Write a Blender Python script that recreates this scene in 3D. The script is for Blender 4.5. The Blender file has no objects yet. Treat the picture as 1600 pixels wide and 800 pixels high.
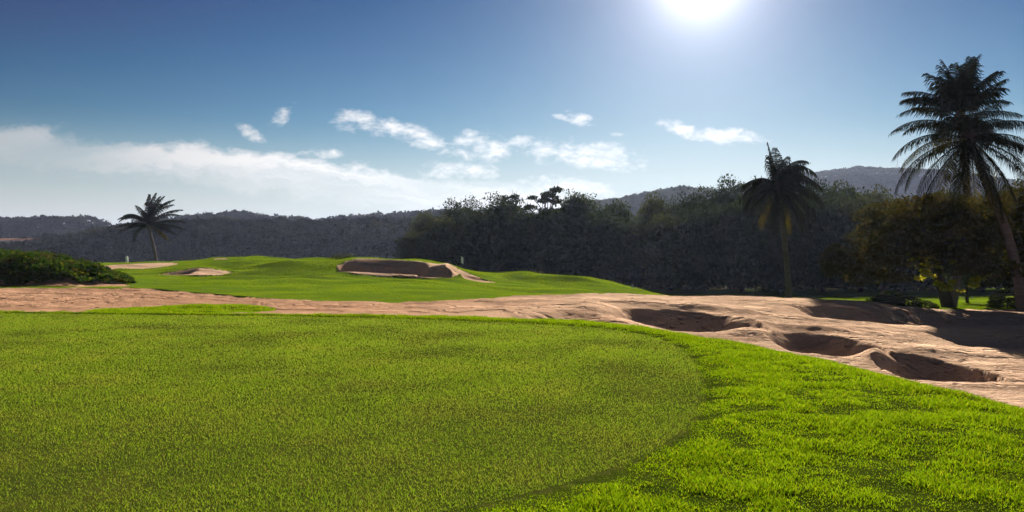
import bpy, math, random
import numpy as np
from mathutils import Vector, Matrix

random.seed(7)
RNG = np.random.default_rng(11)
SC = bpy.context.scene
COL = SC.collection

# ------------------------------------------------------------------ camera
F = 1280.0; H = 400.0; CAMZ = 1.6
cam_d = bpy.data.cameras.new("camera"); cam = bpy.data.objects.new("camera", cam_d)
COL.objects.link(cam); SC.camera = cam
cam.location = (0, 0, CAMZ); cam.rotation_euler = (math.radians(90), 0, 0)
cam_d.sensor_fit = 'HORIZONTAL'; cam_d.sensor_width = 36.0; cam_d.lens = 36.0 * F / 1600.0
cam_d.clip_start = 0.1; cam_d.clip_end = 20000

# ------------------------------------------------------------------ sun and sky
SUNV = Vector(((1095 - 800) / F, 1.0, (H + 42) / F)).normalized()
EL = math.asin(SUNV.z); AZ = math.atan2(SUNV.x, SUNV.y)
sun_d = bpy.data.lights.new("sun", 'SUN'); sun = bpy.data.objects.new("sun", sun_d)
COL.objects.link(sun); sun.location = SUNV * 200
sun.rotation_euler = SUNV.to_track_quat('Z', 'Y').to_euler()
sun_d.energy = 5.0; sun_d.angle = math.radians(0.6); sun_d.color = (1.0, 0.87, 0.70)

SC.view_settings.view_transform = 'Standard'; SC.view_settings.look = 'None'
SC.view_settings.gamma = 1.0; SC.view_settings.use_curve_mapping = False
SC.view_settings.exposure = 1.5
SC.cycles.use_denoising = True
SC.cycles.max_bounces = 6; SC.cycles.diffuse_bounces = 3; SC.cycles.glossy_bounces = 2
SC.cycles.transmission_bounces = 4; SC.cycles.transparent_max_bounces = 8
SC.cycles.volume_bounces = 0; SC.cycles.use_light_tree = False
SC.cycles.sample_clamp_indirect = 6.0


class N:
    """tiny shader maths: N wraps a socket, operators add Math nodes"""
    def __init__(s, nt, sock): s.nt = nt; s.s = sock
    def _m(s, op, b=None, c=None, clamp=False):
        n = s.nt.nodes.new('ShaderNodeMath'); n.operation = op; n.use_clamp = clamp
        s.nt.links.new(s.s, n.inputs[0])
        for i, v in ((1, b), (2, c)):
            if v is None: continue
            if isinstance(v, N): s.nt.links.new(v.s, n.inputs[i])
            else: n.inputs[i].default_value = v
        return N(s.nt, n.outputs[0])
    def __add__(s, b): return s._m('ADD', b)
    __radd__ = __add__
    def __sub__(s, b): return s._m('SUBTRACT', b)
    def __rsub__(s, b): return (s * -1.0) + b
    def __mul__(s, b): return s._m('MULTIPLY', b)
    __rmul__ = __mul__
    def __truediv__(s, b): return s._m('DIVIDE', b)
    def pw(s, b): return s._m('POWER', b)
    def mx(s, b): return s._m('MAXIMUM', b)
    def mn(s, b): return s._m('MINIMUM', b)
    def clamp(s): return s._m('ADD', 0.0, clamp=True)
    def step(s, lo, hi, a=0.0, b=1.0):
        n = s.nt.nodes.new('ShaderNodeMapRange'); n.interpolation_type = 'SMOOTHSTEP'
        s.nt.links.new(s.s, n.inputs[0])
        for i, v in ((1, lo), (2, hi), (3, a), (4, b)): n.inputs[i].default_value = v
        return N(s.nt, n.outputs[0])


def mixc(nt, fac, a, b, mode='MIX'):
    n = nt.nodes.new('ShaderNodeMix'); n.data_type = 'RGBA'; n.blend_type = mode; n.clamp_factor = True
    for i, v in ((0, fac), (6, a), (7, b)):
        if isinstance(v, N): nt.links.new(v.s, n.inputs[i])
        elif hasattr(v, 'is_output'): nt.links.new(v, n.inputs[i])
        elif isinstance(v, (tuple, list)): n.inputs[i].default_value = tuple(v) + ((1,) if len(v) == 3 else ())
        else: n.inputs[i].default_value = v
    return n.outputs[2]


def noise(nt, vec, scale, detail=3, rough=0.5, dist=0.0):
    n = nt.nodes.new('ShaderNodeTexNoise'); n.inputs['Scale'].default_value = scale
    n.inputs['Detail'].default_value = detail; n.inputs['Roughness'].default_value = rough
    n.inputs['Distortion'].default_value = dist
    if vec is not None: nt.links.new(vec, n.inputs['Vector'])
    return N(nt, n.outputs[0])


world = bpy.data.worlds.new("World"); SC.world = world; world.use_nodes = True
nt = world.node_tree; nt.nodes.clear()
out = nt.nodes.new('ShaderNodeOutputWorld'); bg = nt.nodes.new('ShaderNodeBackground')
nt.links.new(bg.outputs[0], out.inputs[0]); bg.inputs[1].default_value = 0.05
sky = nt.nodes.new('ShaderNodeTexSky'); sky.sky_type = 'NISHITA'; sky.sun_disc = False
sky.sun_elevation = EL; sky.sun_rotation = AZ
sky.air_density = 1.0; sky.dust_density = 0.1; sky.ozone_density = 3.0; sky.altitude = 50
tc = nt.nodes.new('ShaderNodeTexCoord'); sep = nt.nodes.new('ShaderNodeSeparateXYZ')
nt.links.new(tc.outputs['Generated'], sep.inputs[0])
dx, dy, dz = (N(nt, sep.outputs[i]) for i in range(3))
ahead = dy.step(0.05, 0.3)
yy = dy.mx(0.05)
A = dx / yy; B = dz / yy
comb = nt.nodes.new('ShaderNodeCombineXYZ')
nt.links.new(A.s, comb.inputs[0]); nt.links.new((B * 1.8).s, comb.inputs[1])
n1 = noise(nt, comb.outputs[0], 30, 7, 0.62, 0.35)
n3 = noise(nt, comb.outputs[0], 70, 5, 0.6, 0.2)
n2 = noise(nt, comb.outputs[0], 5, 4, 0.55, 0.6)
# small fair-weather puffs: (px, py, half width, half height, tilt px/px, weight)
puffs = [(390, 207, 24, 12, .45, .8), (440, 181, 22, 14, -.5, .6), (572, 192, 52, 17, .12, .85), (652, 213, 50, 17, .36, 1.1),
         (752, 230, 46, 22, .05, 1.05), (826, 222, 36, 9, 0, .6), (866, 236, 44, 22, .1, .95), (935, 245, 66, 20, .05, 1.05),
         (906, 186, 22, 12, .35, .9), (880, 183, 18, 6, .2, .5), (1068, 203, 38, 12, .3, 1.0), (1128, 212, 54, 14, .08, 1.05),
         (968, 209, 14, 5, 0, .6), (500, 240, 40, 10, 0, .55), (880, 292, 70, 16, .1, .9), (720, 268, 70, 14, 0, .8)]
fld = None
for px, py, rw, rh, tl, wt in puffs:
    a0 = (px - 800) / F; b0 = (H - py) / F
    da = A - a0; db = B - b0 + da * tl
    d = ((da * (F / rw / 1.12)).pw(2.0) + (db * (F / rh / 1.15)).pw(2.0)).mn(3.0)
    v = (1.0 - d) * 0.45 * 1.0 + (wt - 1.0) * 0.25
    fld = v if fld is None else fld.mx(v)
puff = ((fld + (n1 - 0.5) * 1.9 + (n3 - 0.5) * .7).step(-0.08, 0.85)) * 0.95
# long slanting bank of cloud, thin veil under it
top = (A * -0.112) + 0.0905 + (n2 - 0.5) * 0.05 + (n1 - 0.5) * 0.034 + (n3 - 0.5) * 0.012
dd = top - B
bank = dd.step(-0.003, 0.014) * dd.step(0.02, 0.062, 1.0, 0.12) * A.step(0.08, 0.17, 1.0, 0.0)
bank = bank * (n2.step(0.25, 0.65, 0.5, 1.0)) * A.step(-0.68, -0.3, 0.5, 0.95)
cs2 = nt.nodes.new('ShaderNodeCombineXYZ'); nt.links.new((A * 2.2).s, cs2.inputs[0]); nt.links.new(((top - B) * 26.0).s, cs2.inputs[1])
n4 = noise(nt, cs2.outputs[0], 1.0, 5, 0.6, 0.4)
bank = bank * (n4.step(0.36, 0.6) * 0.6 + 0.4)
cloud = puff.mx(bank).clamp() * ahead
nrm = nt.nodes.new('ShaderNodeVectorMath'); nrm.operation = 'DOT_PRODUCT'
nt.links.new(tc.outputs['Generated'], nrm.inputs[0]); nrm.inputs[1].default_value = SUNV
cosd = N(nt, nrm.outputs['Value'])
th2 = (1.0 - cosd).mx(0.0) * 2.0                       # angle^2 to the sun, radians
SKYG = nt.nodes.new('ShaderNodeGamma'); SKYG.inputs[1].default_value = 2.95
nt.links.new(sky.outputs[0], SKYG.inputs[0])
tint0 = mixc(nt, 1.0, SKYG.outputs[0], (0.0170, 0.0118, 0.0074), 'MULTIPLY')
sp = nt.nodes.new('ShaderNodeSeparateColor'); nt.links.new(tint0, sp.inputs[0]); cb = nt.nodes.new('ShaderNodeCombineColor')
for i, k in enumerate((5.2, 7.2, 9.5)):
    q = N(nt, sp.outputs[i]); nt.links.new((q / (q * (1.0 / k) + 1.0) * 1.12 - (0.30, 0.27, 0.22)[i]).mx(0.0).s, cb.inputs[i])
tint = cb.outputs[0]
aure = (th2 * 420.0 + 1.0).pw(-1.7) * 13.0 + (th2 * 45.0 + 1.0).pw(-1.6) * 1.9
cc = nt.nodes.new('ShaderNodeCombineXYZ')
for i, k in enumerate((1.0, 0.95, 1.02)): nt.links.new((aure * k).s, cc.inputs[i])
lowv = (dz / ((dx * dx + dy * dy).pw(0.5).mx(0.01))).step(0.0, 0.17, 0.88, 0.0)
veil = mixc(nt, lowv, tint, mixc(nt, A.step(-.6, .2), (4.0, 4.1, 4.05), (5.3, 5.7, 5.95)))
cl = mixc(nt, cloud, veil, mixc(nt, A.step(-.65, .0), (5.1, 4.85, 4.5), (8.2, 8.1, 7.9)))
tot = mixc(nt, 1.0, cl, cc.outputs[0], 'ADD')
nt.links.new(tot, bg.inputs[0])

# ------------------------------------------------------------------ helpers
def tag(o, label=None, cat=None, group=None, kind=None):
    if label: o['label'] = label
    if cat: o['category'] = cat
    if group: o['group'] = group
    if kind: o['kind'] = kind
    return o

def empty(name, loc, rz=0.0):
    o = bpy.data.objects.new(name, None); COL.objects.link(o)
    o.location = loc; o.rotation_euler = (0, 0, rz); o.empty_display_size = 0.3
    return o

def mesh_np(name, V, faces, mat, parent=None, smooth=False, loc=None):
    """V (n,3); faces: list of (m,k) index arrays, k fixed in each"""
    me = bpy.data.meshes.new(name)
    V = np.ascontiguousarray(V, dtype=np.float32)
    me.vertices.add(len(V)); me.vertices.foreach_set('co', V.ravel())
    li = np.concatenate([f.ravel() for f in faces]).astype(np.int32)
    tot = np.concatenate([np.full(len(f), f.shape[1]) for f in faces]).astype(np.int32)
    st = np.concatenate([[0], np.cumsum(tot)[:-1]]).astype(np.int32)
    me.loops.add(len(li)); me.loops.foreach_set('vertex_index', li)
    me.polygons.add(len(tot)); me.polygons.foreach_set('loop_start', st)
    try: me.polygons.foreach_set('loop_total', tot)
    except Exception: pass
    me.polygons.foreach_set('use_smooth', np.full(len(tot), smooth))
    me.update(calc_edges=True)
    if not isinstance(mat, (list, tuple)): mat = [mat]
    for m in mat: me.materials.append(m)
    o = bpy.data.objects.new(name, me); COL.objects.link(o)
    if parent: o.parent = parent
    if loc is not None: o.location = loc
    return o

class MB:
    def __init__(s): s.v = []; s.q = []; s.t = []; s.n = 0
    def add(s, V, Q=None, T=None):
        V = np.asarray(V, float)
        if Q is not None and len(Q): s.q.append(np.asarray(Q) + s.n)
        if T is not None and len(T): s.t.append(np.asarray(T) + s.n)
        s.v.append(V); s.n += len(V)
    def tube(s, P, R, k=8, cap=True):
        P = np.asarray(P, float); R = np.asarray(R, float) * np.ones(len(P)); n = len(P)
        T = np.gradient(P, axis=0); T /= np.linalg.norm(T, axis=1)[:, None] + 1e-9
        ref = np.array([0.3, 1, 0.1]) if abs(T[0, 2]) > .7 else np.array([0, 0, 1.0])
        U = np.cross(T, ref); U /= np.linalg.norm(U, axis=1)[:, None] + 1e-9; W = np.cross(T, U)
        a = np.arange(k) * 2 * math.pi / k
        V = P[:, None] + R[:, None, None] * (np.cos(a)[None, :, None] * U[:, None] + np.sin(a)[None, :, None] * W[:, None])
        i = np.arange(n - 1)[:, None] * k; j = np.arange(k)[None, :]; j2 = (j + 1) % k
        Q = np.stack([i + j, i + j2, i + k + j2, i + k + j], -1).reshape(-1, 4)
        V = V.reshape(-1, 3); Tt = []
        if cap:
            V = np.vstack([V, P[-1:]]); c = n * k; b = (n - 1) * k
            Tt = [[b + x, b + (x + 1) % k, c] for x in range(k)]
        s.add(V, Q, Tt if len(Tt) else None)
    def box(s, c, d, rz=0.0, taper=1.0):
        c = np.array(c, float); hx, hy, hz = [x / 2 for x in d]
        V = np.array([[sx * hx * (taper if sz > 0 else 1), sy * hy * (taper if sz > 0 else 1), sz * hz] for sz in (-1, 1) for sy in (-1, 1) for sx in (-1, 1)])
        r = np.array([[math.cos(rz), -math.sin(rz), 0], [math.sin(rz), math.cos(rz), 0], [0, 0, 1]])
        s.add(V @ r.T + c, [[0, 2, 3, 1], [4, 5, 7, 6], [0, 1, 5, 4], [2, 6, 7, 3], [0, 4, 6, 2], [1, 3, 7, 5]])
    def build(s, name, mat, parent=None, smooth=False, loc=None):
        f = []
        if s.q: f.append(np.vstack(s.q))
        if s.t: f.append(np.vstack(s.t))
        return mesh_np(name, np.vstack(s.v), f, mat, parent, smooth, loc)

def material(name): 
    m = bpy.data.materials.new(name); m.use_nodes = True; t = m.node_tree; t.nodes.clear()
    o = t.nodes.new('ShaderNodeOutputMaterial'); return m, t, o

def pos(t):
    return t.nodes.new('ShaderNodeNewGeometry').outputs['Position']

def leafmat(name, cols, trans=0.45, tcol=(1.3, 1.35, 0.5), rough=0.5, spec=0.15, patch=0.6, patchcol=None, pscale=0.3):
    """two-tone leaves varied leaf by leaf, letting light through"""
    m, t, o = material(name)
    g = t.nodes.new('ShaderNodeNewGeometry')
    isl = N(t, g.outputs['Random Per Island'])
    c = mixc(t, isl, cols[0], cols[1])
    if len(cols) > 2: c = mixc(t, isl.step(0.82, 0.95), c, cols[2])
    nn = noise(t, g.outputs['Position'], pscale, 3, 0.6)
    if patchcol: c = mixc(t, nn.step(0.42, 0.68) * patch, c, patchcol)
    hs = t.nodes.new('ShaderNodeHueSaturation'); t.links.new(c, hs.inputs['Color'])
    t.links.new((nn * 0.9 + 0.55).s, hs.inputs['Value'])
    b = t.nodes.new('ShaderNodeBsdfPrincipled'); t.links.new(hs.outputs[0], b.inputs['Base Color'])
    b.inputs['Roughness'].default_value = rough; b.inputs['Specular IOR Level'].default_value = spec
    tr = t.nodes.new('ShaderNodeBsdfTranslucent')
    tcn = mixc(t, 1.0, hs.outputs[0], tcol, 'MULTIPLY'); t.links.new(tcn, tr.inputs[0])
    mx = t.nodes.new('ShaderNodeMixShader'); mx.inputs[0].default_value = trans
    t.links.new(b.outputs[0], mx.inputs[1]); t.links.new(tr.outputs[0], mx.inputs[2])
    t.links.new(mx.outputs[0], o.inputs[0])
    return m

def solid(name, c1, c2, scale=4.0, rough=0.9, bump=0.3, bdist=0.02, stretch=None, spec=0.2):
    m, t, o = material(name)
    tcn = t.nodes.new('ShaderNodeTexCoord'); v = tcn.outputs['Object']
    if stretch:
        mp = t.nodes.new('ShaderNodeMapping'); mp.inputs['Scale'].default_value = stretch
        t.links.new(v, mp.inputs[0]); v = mp.outputs[0]
    n = noise(t, v, scale, 5, 0.65)
    c = mixc(t, n.step(0.3, 0.7), c1, c2)
    b = t.nodes.new('ShaderNodeBsdfPrincipled'); t.links.new(c, b.inputs['Base Color'])
    b.inputs['Roughness'].default_value = rough; b.inputs['Specular IOR Level'].default_value = spec
    bp = t.nodes.new('ShaderNodeBump'); bp.inputs['Strength'].default_value = bump; bp.inputs['Distance'].default_value = bdist
    t.links.new(n.s, bp.inputs['Height']); t.links.new(bp.outputs[0], b.inputs['Normal'])
    t.links.new(b.outputs[0], o.inputs[0]); return m

# ------------------------------------------------------------------ noise and terrain in world coordinates
def vnoise(x, y, seed=0):
    xi = np.floor(x).astype(np.int64); yi = np.floor(y).astype(np.int64); fx = x - xi; fy = y - yi
    def h(a, b):
        n = (a * 374761393 + b * 668265263 + seed * 974634777) & 0x7fffffff
        n = ((n ^ (n >> 13)) * 1274126177) & 0x7fffffff
        return ((n ^ (n >> 16)) & 0xffff) / 65535.0
    sx = fx * fx * (3 - 2 * fx); sy = fy * fy * (3 - 2 * fy)
    a = h(xi, yi) * (1 - sx) + h(xi + 1, yi) * sx; b = h(xi, yi + 1) * (1 - sx) + h(xi + 1, yi + 1) * sx
    return a * (1 - sy) + b * sy - 0.5

def fbm(x, y, seed=0, oct=4):
    r = 0; a = 1.0
    for i in range(oct): r = r + a * vnoise(x, y, seed + i * 17); x = x * 2.03 + 7.1; y = y * 2.03 + 3.7; a *= 0.5
    return r

def sst(x, a, b):
    t = np.clip((x - a) / (b - a), 0, 1); return t * t * (3 - 2 * t)

def pchip(xs, ys, xq):
    xs = np.asarray(xs, float); ys = np.asarray(ys, float); h = np.diff(xs)
    d = np.diff(ys, axis=0) / (h.reshape((-1,) + (1,) * (ys.ndim - 1)))
    m = np.zeros_like(ys); same = d[1:] * d[:-1] > 0
    with np.errstate(divide='ignore', invalid='ignore'):
        hm = 2 * d[1:] * d[:-1] / (d[1:] + d[:-1])
    m[1:-1] = np.where(same, hm, 0)
    xq = np.clip(xq, xs[0], xs[-1]); i = np.clip(np.searchsorted(xs, xq, side='right') - 1, 0, len(xs) - 2)
    hh = h[i]; t = (xq - xs[i]) / hh
    sh = (-1,) + (1,) * (ys.ndim - 1); t = t.reshape(sh); hh = hh.reshape(sh)
    return (ys[i] * (2 * t**3 - 3 * t**2 + 1) + m[i] * hh * (t**3 - 2 * t**2 + t) + ys[i + 1] * (3 * t**2 - 2 * t**3) + m[i + 1] * hh * (t**3 - t**2))

ROWS = {   # depth: (bearing as 800+1280*x/y, height)
 18: [(-600, -.03), (700, -.08), (900, -.3), (1050, -.8), (1200, -1.2), (1400, -1.5), (1600, -1.66), (2200, -1.8)],
 21: [(-600, -.03), (600, -.06), (800, -.2), (950, -.4), (1050, -.85), (1200, -1.2), (1400, -1.5), (1600, -1.62), (2200, -1.8)],
 24: [(-600, -.03), (500, -.05), (700, -.12), (850, -.26), (950, -.4), (1050, -.85), (1200, -1.15), (1400, -1.32), (1600, -1.45), (2200, -1.6)],
 28: [(-600, 0), (500, -.06), (700, -.10), (850, -.14), (930, -.25), (1020, -.68), (1100, -.80), (1200, -.86), (1400, -1.02), (1600, -1.25), (2200, -1.4)],
 32: [(-600, .02), (300, -.04), (500, -.10), (620, -.14), (720, -.06), (850, -.0), (960, -.12), (1060, -.3), (1200, -.48), (1400, -.88), (1600, -1.05), (2200, -1.2)],
 38: [(-600, .04), (300, -.05), (500, -.10), (700, -.10), (820, -.10), (900, -.13), (1000, -.2), (1100, -.27), (1200, -.31), (1300, -.42), (1400, -.72), (1500, -1.02), (1600, -1.05), (2200, -1.1)],
 42: [(-600, .1), (0, .08), (120, .07), (220, 0), (500, -.08), (700, -.2), (820, -.3), (900, -.35), (1000, -.5), (1100, -.7), (1233, -.9), (1400, -1.0), (1600, -1.1), (2200, -1.1)],
 47: [(-600, 1.9), (-100, 1.75), (0, 1.55), (60, 1.4), (110, 1.0), (160, .55), (200, .2), (240, .02), (500, -.05), (600, -.05), (700, -.25), (800, -.4), (900, -.65), (1000, -1.0), (1100, -1.25), (1233, -1.35), (1400, -1.4), (1600, -1.3), (2200, -1.2)],
 52: [(-600, 1.9), (-100, 1.7), (0, 1.5), (60, 1.3), (110, .9), (160, .5), (200, .2), (260, .06), (500, .06), (600, -.05), (700, -.25), (800, -.45), (900, -.7), (1000, -1.2), (1233, -1.45), (1400, -1.6), (1600, -1.5), (2200, -1.4)],
 58: [(-600, 1.2), (0, .8), (130, .3), (200, .1), (300, .12), (400, .1), (500, .24), (600, .02), (700, -.2), (800, -.5), (900, -.75), (1000, -1.4), (1100, -1.7), (1233, -1.6), (1450, -1.8), (1600, -1.7), (2200, -1.5)],
 66: [(-600, .6), (0, .4), (200, .3), (240, .38), (310, .55), (370, .38), (400, .57), (450, .88), (520, 1.24), (560, 1.42), (600, 1.38), (640, 1.27), (680, 1.0), (720, .38), (750, -.05), (800, -.46), (900, -.77), (950, -1.05), (1000, -1.9), (1100, -2.2), (1600, -2.0), (2200, -1.8)],
 72: [(-600, .6), (0, .5), (200, .5), (300, .8), (340, 1.0), (400, 1.1), (450, 1.15), (520, 1.36), (560, 1.43), (600, 1.36), (640, 1.3), (680, 1.04), (720, .47), (760, .1), (800, -.25), (850, -.2), (900, -.4), (950, -.95), (1000, -1.66), (1050, -2.2), (1100, -2.4), (1600, -2.2), (2200, -2)],
 80: [(-600, .6), (0, .6), (200, .85), (300, 1.16), (340, 1.47), (400, 1.47), (450, 1.2), (520, 1.0), (640, .6), (720, 0), (800, -.15), (850, -.1), (900, -.28), (950, -.9), (1000, -1.85), (1050, -2.6), (1600, -2.4), (2200, -2.2)],
 100: [(-600, .6), (0, .7), (150, .66), (240, .6), (300, .7), (400, .7), (500, 0), (700, -.4), (800, -.3), (900, -1.6), (1000, -3), (1100, -3.2), (1600, -3), (2200, -2.8)],
 120: [(-600, .5), (0, .5), (240, .5), (500, -.5), (700, -1), (900, -2.5), (1000, -3.4), (1600, -3.3), (2200, -3)],
 200: [(-600, -2), (2200, -3.5)], 500: [(-600, -4), (2200, -4)], 4000: [(-600, -4), (2200, -4)]}
PXT = np.arange(-600, 2201, 5.0); DT = np.concatenate([np.arange(18, 90, .25), np.arange(90, 200, 2), np.geomspace(200, 4000, 60)])
_rows = np.array([pchip([p for p, _ in ROWS[d]], [z for _, z in ROWS[d]], PXT) for d in sorted(ROWS)])
TAB = pchip(sorted(ROWS), _rows, DT)

def zlow(x, y):
    d = np.clip(y, 18, 3999); px = np.clip(800 + F * x / d, -600, 2195)
    i = np.clip(np.searchsorted(DT, d, side='right') - 1, 0, len(DT) - 2); t = (d - DT[i]) / (DT[i + 1] - DT[i])
    k = (px + 600) / 5; j = np.clip(k.astype(int), 0, len(PXT) - 2); s = k - j
    return ((TAB[i, j] * (1 - s) + TAB[i, j + 1] * s) * (1 - t) + (TAB[i + 1, j] * (1 - s) + TAB[i + 1, j + 1] * s) * t)

def sdf(x, y, poly):
    """signed distance to polygon, negative inside"""
    P = np.array(poly, float); d2 = np.full(x.shape, 1e12); ins = np.zeros(x.shape, bool)
    for a, b in zip(P, np.roll(P, -1, 0)):
        e = b - a; wx = x - a[0]; wy = y - a[1]
        t = np.clip((wx * e[0] + wy * e[1]) / (e @ e), 0, 1)
        d2 = np.minimum(d2, (wx - t * e[0])**2 + (wy - t * e[1])**2)
        c = ((a[1] <= y) & (b[1] > y)) | ((b[1] <= y) & (a[1] > y))
        with np.errstate(divide='ignore', invalid='ignore'):
            xi = a[0] + (y - a[1]) / (e[1] if abs(e[1]) > 1e-9 else 1e-9) * e[0]
        ins ^= c & (x < xi)
    return np.where(ins, -1, 1) * np.sqrt(d2)

def smooth_poly(P, it=3, closed=True):
    P = np.array(P, float)
    for _ in range(it):
        Q = np.roll(P, -1, 0); P = np.stack([P * .75 + Q * .25, P * .25 + Q * .75], 1).reshape(-1, 2)
    return P

TEE = smooth_poly([(-30, -9), (-3.2, 1.5), (-1.4, 4.5), (.2, 5.5), (1.2, 6.7), (1.9, 8.3), (2.5, 10.8), (2.95, 14.0), (2.75, 16.8), (1.5, 18.7), (-1.6, 20.4), (-5.6, 21.6), (-15, 22.9), (-40, 25)], 2)
CREST = smooth_poly([(-40, -12), (8.0, -12), (7.0, 3), (6.3, 6.4), (5.4, 9.2), (4.5, 13.6), (3.3, 17.0), (2.0, 19.4), (.3, 20.5), (-2, 21.3), (-5, 22.0), (-15, 23.2), (-45, 25.5)], 2)

def bowl(x, y, cx, y0, y1, hw, depth, back=.72, skew=0.0):
    """scooped hollow: eases down from its near edge, steep far wall"""
    u = (x - cx) / hw; v = (y - y0 - skew * (x - cx)) / (y1 - y0)
    edge = np.clip(1 - np.abs(u)**2.4, 0, 1); arc = 1 - 0.35 * u * u
    vv = np.clip(v / np.maximum(arc, .3), 0, 1.0)
    prof = np.where(vv < back, np.sin(vv / back * math.pi / 2)**1.6, np.clip((1 - vv) / (1 - back), 0, 1))
    return -depth * prof * np.sqrt(edge) * (v > 0)

def bump(x, y, cx, cy, rx, ry, h, tl=0.0):
    r = ((x - cx) / rx)**2 + ((y - cy - tl * (x - cx)) / ry)**2
    return h * np.exp(-r * 1.6)

def at(px, y): return (px - 800) / F * y

BOWLS = [  # centre px, near y, far y, half width m, depth, back, skew
 (1068, 26.5, 30.6, 2.5, .50, .58, -.10), (1285, 23.6, 27.4, 1.6, .48, .60, -.12), (1452, 20.6, 24.4, 1.4, .55, .60, -.02),
 (1560, 26.0, 30.2, 2.3, .60, .66, .0), (1350, 30.5, 34.8, 2.6, .5, .66, -.1), (900, 23.6, 27.0, 1.5, .20, .6, -.2),
 (1500, 31.5, 36, 3.2, .4, .66, -.05)]
FARB = [(598, 60.2, 66.9, 3.5, 1.15, .52, 0.), (680, 59.8, 63.6, 1.25, .75, .5, .0), (725, 62.8, 66, 1.3, .5, .5, 0),
        (358, 75.5, 80.6, 1.7, 1.0, .45, 0), (275, 60.5, 64.5, 1.6, .45, .5, 0)]

def zsand_detail(x, y):
    return (fbm(x * .55, y * .55, 3, 4) * .095 + fbm(x * 2.6, y * 2.6, 9, 3) * .035) * (1 - .8 * sst(y, 50, 58))

def zground(x, y):
    x = np.asarray(x, float); y = np.asarray(y, float)
    z = zlow(x, y)
    for px, y0, y1, hw, dp, bk, sk in BOWLS + FARB: z = z + bowl(x, y, at(px, (y0 + y1) / 2), y0, y1, hw, dp, bk, sk)
    # lips and ridges of sand between the hollows
    z = z + bump(x, y, at(1175, 27), 27.5, 1.1, 2.4, .30) + bump(x, y, at(1370, 24), 24.2, .6, 1.8, .26, .6) + bump(x, y, at(1075, 31.5), 31.4, 3.0, .7, .12, -.1)
    z = z + bump(x, y, at(1450, 25), 24.9, 1.8, .5, .10) + bump(x, y, at(1275, 28), 28.1, 2.0, .6, .14, -.2) + bump(x, y, at(930, 29), 29.0, 1.4, 1.6, .12)
    z = z + bump(x, y, at(700, 64), 64, .9, 3.6, .42, .5) + bump(x, y, at(315, 24.5), 25.2, 2.2, 1.3, .14) - .08 * sst(x / np.maximum(y, 5), -.12, -.02) * sst(.12 - x / np.maximum(y, 5), 0, .08) * sst(y, 28, 33)
    z = z + bump(x, y, at(308, 63), 63.5, 2.6, 2.2, .22) + bump(x, y, at(205, 75), 76, 3.5, 2.5, .12) + bump(x, y, at(432, 66), 67, 3.2, 2.0, .35, -.15) + bump(x, y, at(815, 74), 75, 2.4, 5.0, .40, -.9) + bump(x, y, at(480, 55), 56, 3.4, 1.4, .22, .2) + bump(x, y, at(640, 53), 53, 3.0, 1.2, .20, -.3) + bump(x, y, at(900, 70), 71, 3.0, 1.6, .3, -.2)
    sm = sandmask(x, y)
    z = z + zsand_detail(x, y) * np.clip(sm * 1.2, 0, 1) + fbm(x * .22, y * .22, 21, 3) * (.12 + .20 * sst(y, 44, 56)) * sst(y, 26, 45) * (sm < .5)
    s = sdf(x, y, CREST)
    up = 1 - sst(s + .5, 0, 4.6)
    st = sdf(x, y, TEE)
    rough_z = .030 * sst(st, -.05, .4) + (fbm(x * 1.1, y * 1.1, 5, 3) * .035) * sst(st, .1, 1.5) - .10 * sst(st, .8, 4.5) ** 2 * (x > 0)
    return z * (1 - up) + rough_z * up

SANDFAR = [(-600, 40.6), (0, 41), (200, 41.2), (300, 37.5), (400, 33), (500, 30.6), (620, 30), (720, 31.4), (820, 35), (900, 38), (1000, 39.5), (1200, 40), (1300, 40), (1400, 39.5), (1500, 40.5), (1600, 41), (2200, 41)]
def sandmask(x, y):
    """1 on bare sand, 0 on grass"""
    d = np.maximum(y, 5); px = 800 + F * x / d
    far = np.interp(px, [p for p, _ in SANDFAR], [q for _, q in SANDFAR])
    wob = fbm(x * .8, y * .8, 31, 3)
    s = sdf(x, y, CREST)
    m = (y < far + wob * .8) & (s > .2 + sst(x, -1, 4) * 2.3 + wob * .35) & (y > 2)
    # grass hump behind the tee on the left
    m &= ~((((x - at(315, 25.6)) / 2.6)**2 + ((y - 24.2) / 2.0)**2 + wob * .3) < 1)
    m &= ~((px < 190) & (y > 40.2 + wob * .5) & (y < 41.6))
    r = m.astype(float)
    # bunkers on the far mound
    def ell(px, cy, rx, ry, tl=0): cx = at(px, cy); return ((x - cx) / rx)**2 + ((y - cy - tl * (x - cx)) / ry)**2 + wob * .25 < 1
    b = ell(600, 63.2, 3.5, 3.7) | ell(748, 62.2, 1.3, 1.2) | ell(655, 62.0, 2.2, 2.4) | ell(676, 62.6, 2.0, 3.2) | ell(720, 64.5, 1.7, 2.0)
    b |= ell(358, 78.5, 1.5, 1.7) | ell(305, 62.4, 2.9, 2.3) | ell(205, 74, 4.0, 3.4)
    b |= (y > 41.7) & (y < 43.6 + wob) & (px < 190 + wob * 40) & (px > -500)
    return np.maximum(r, b.astype(float))

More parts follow.
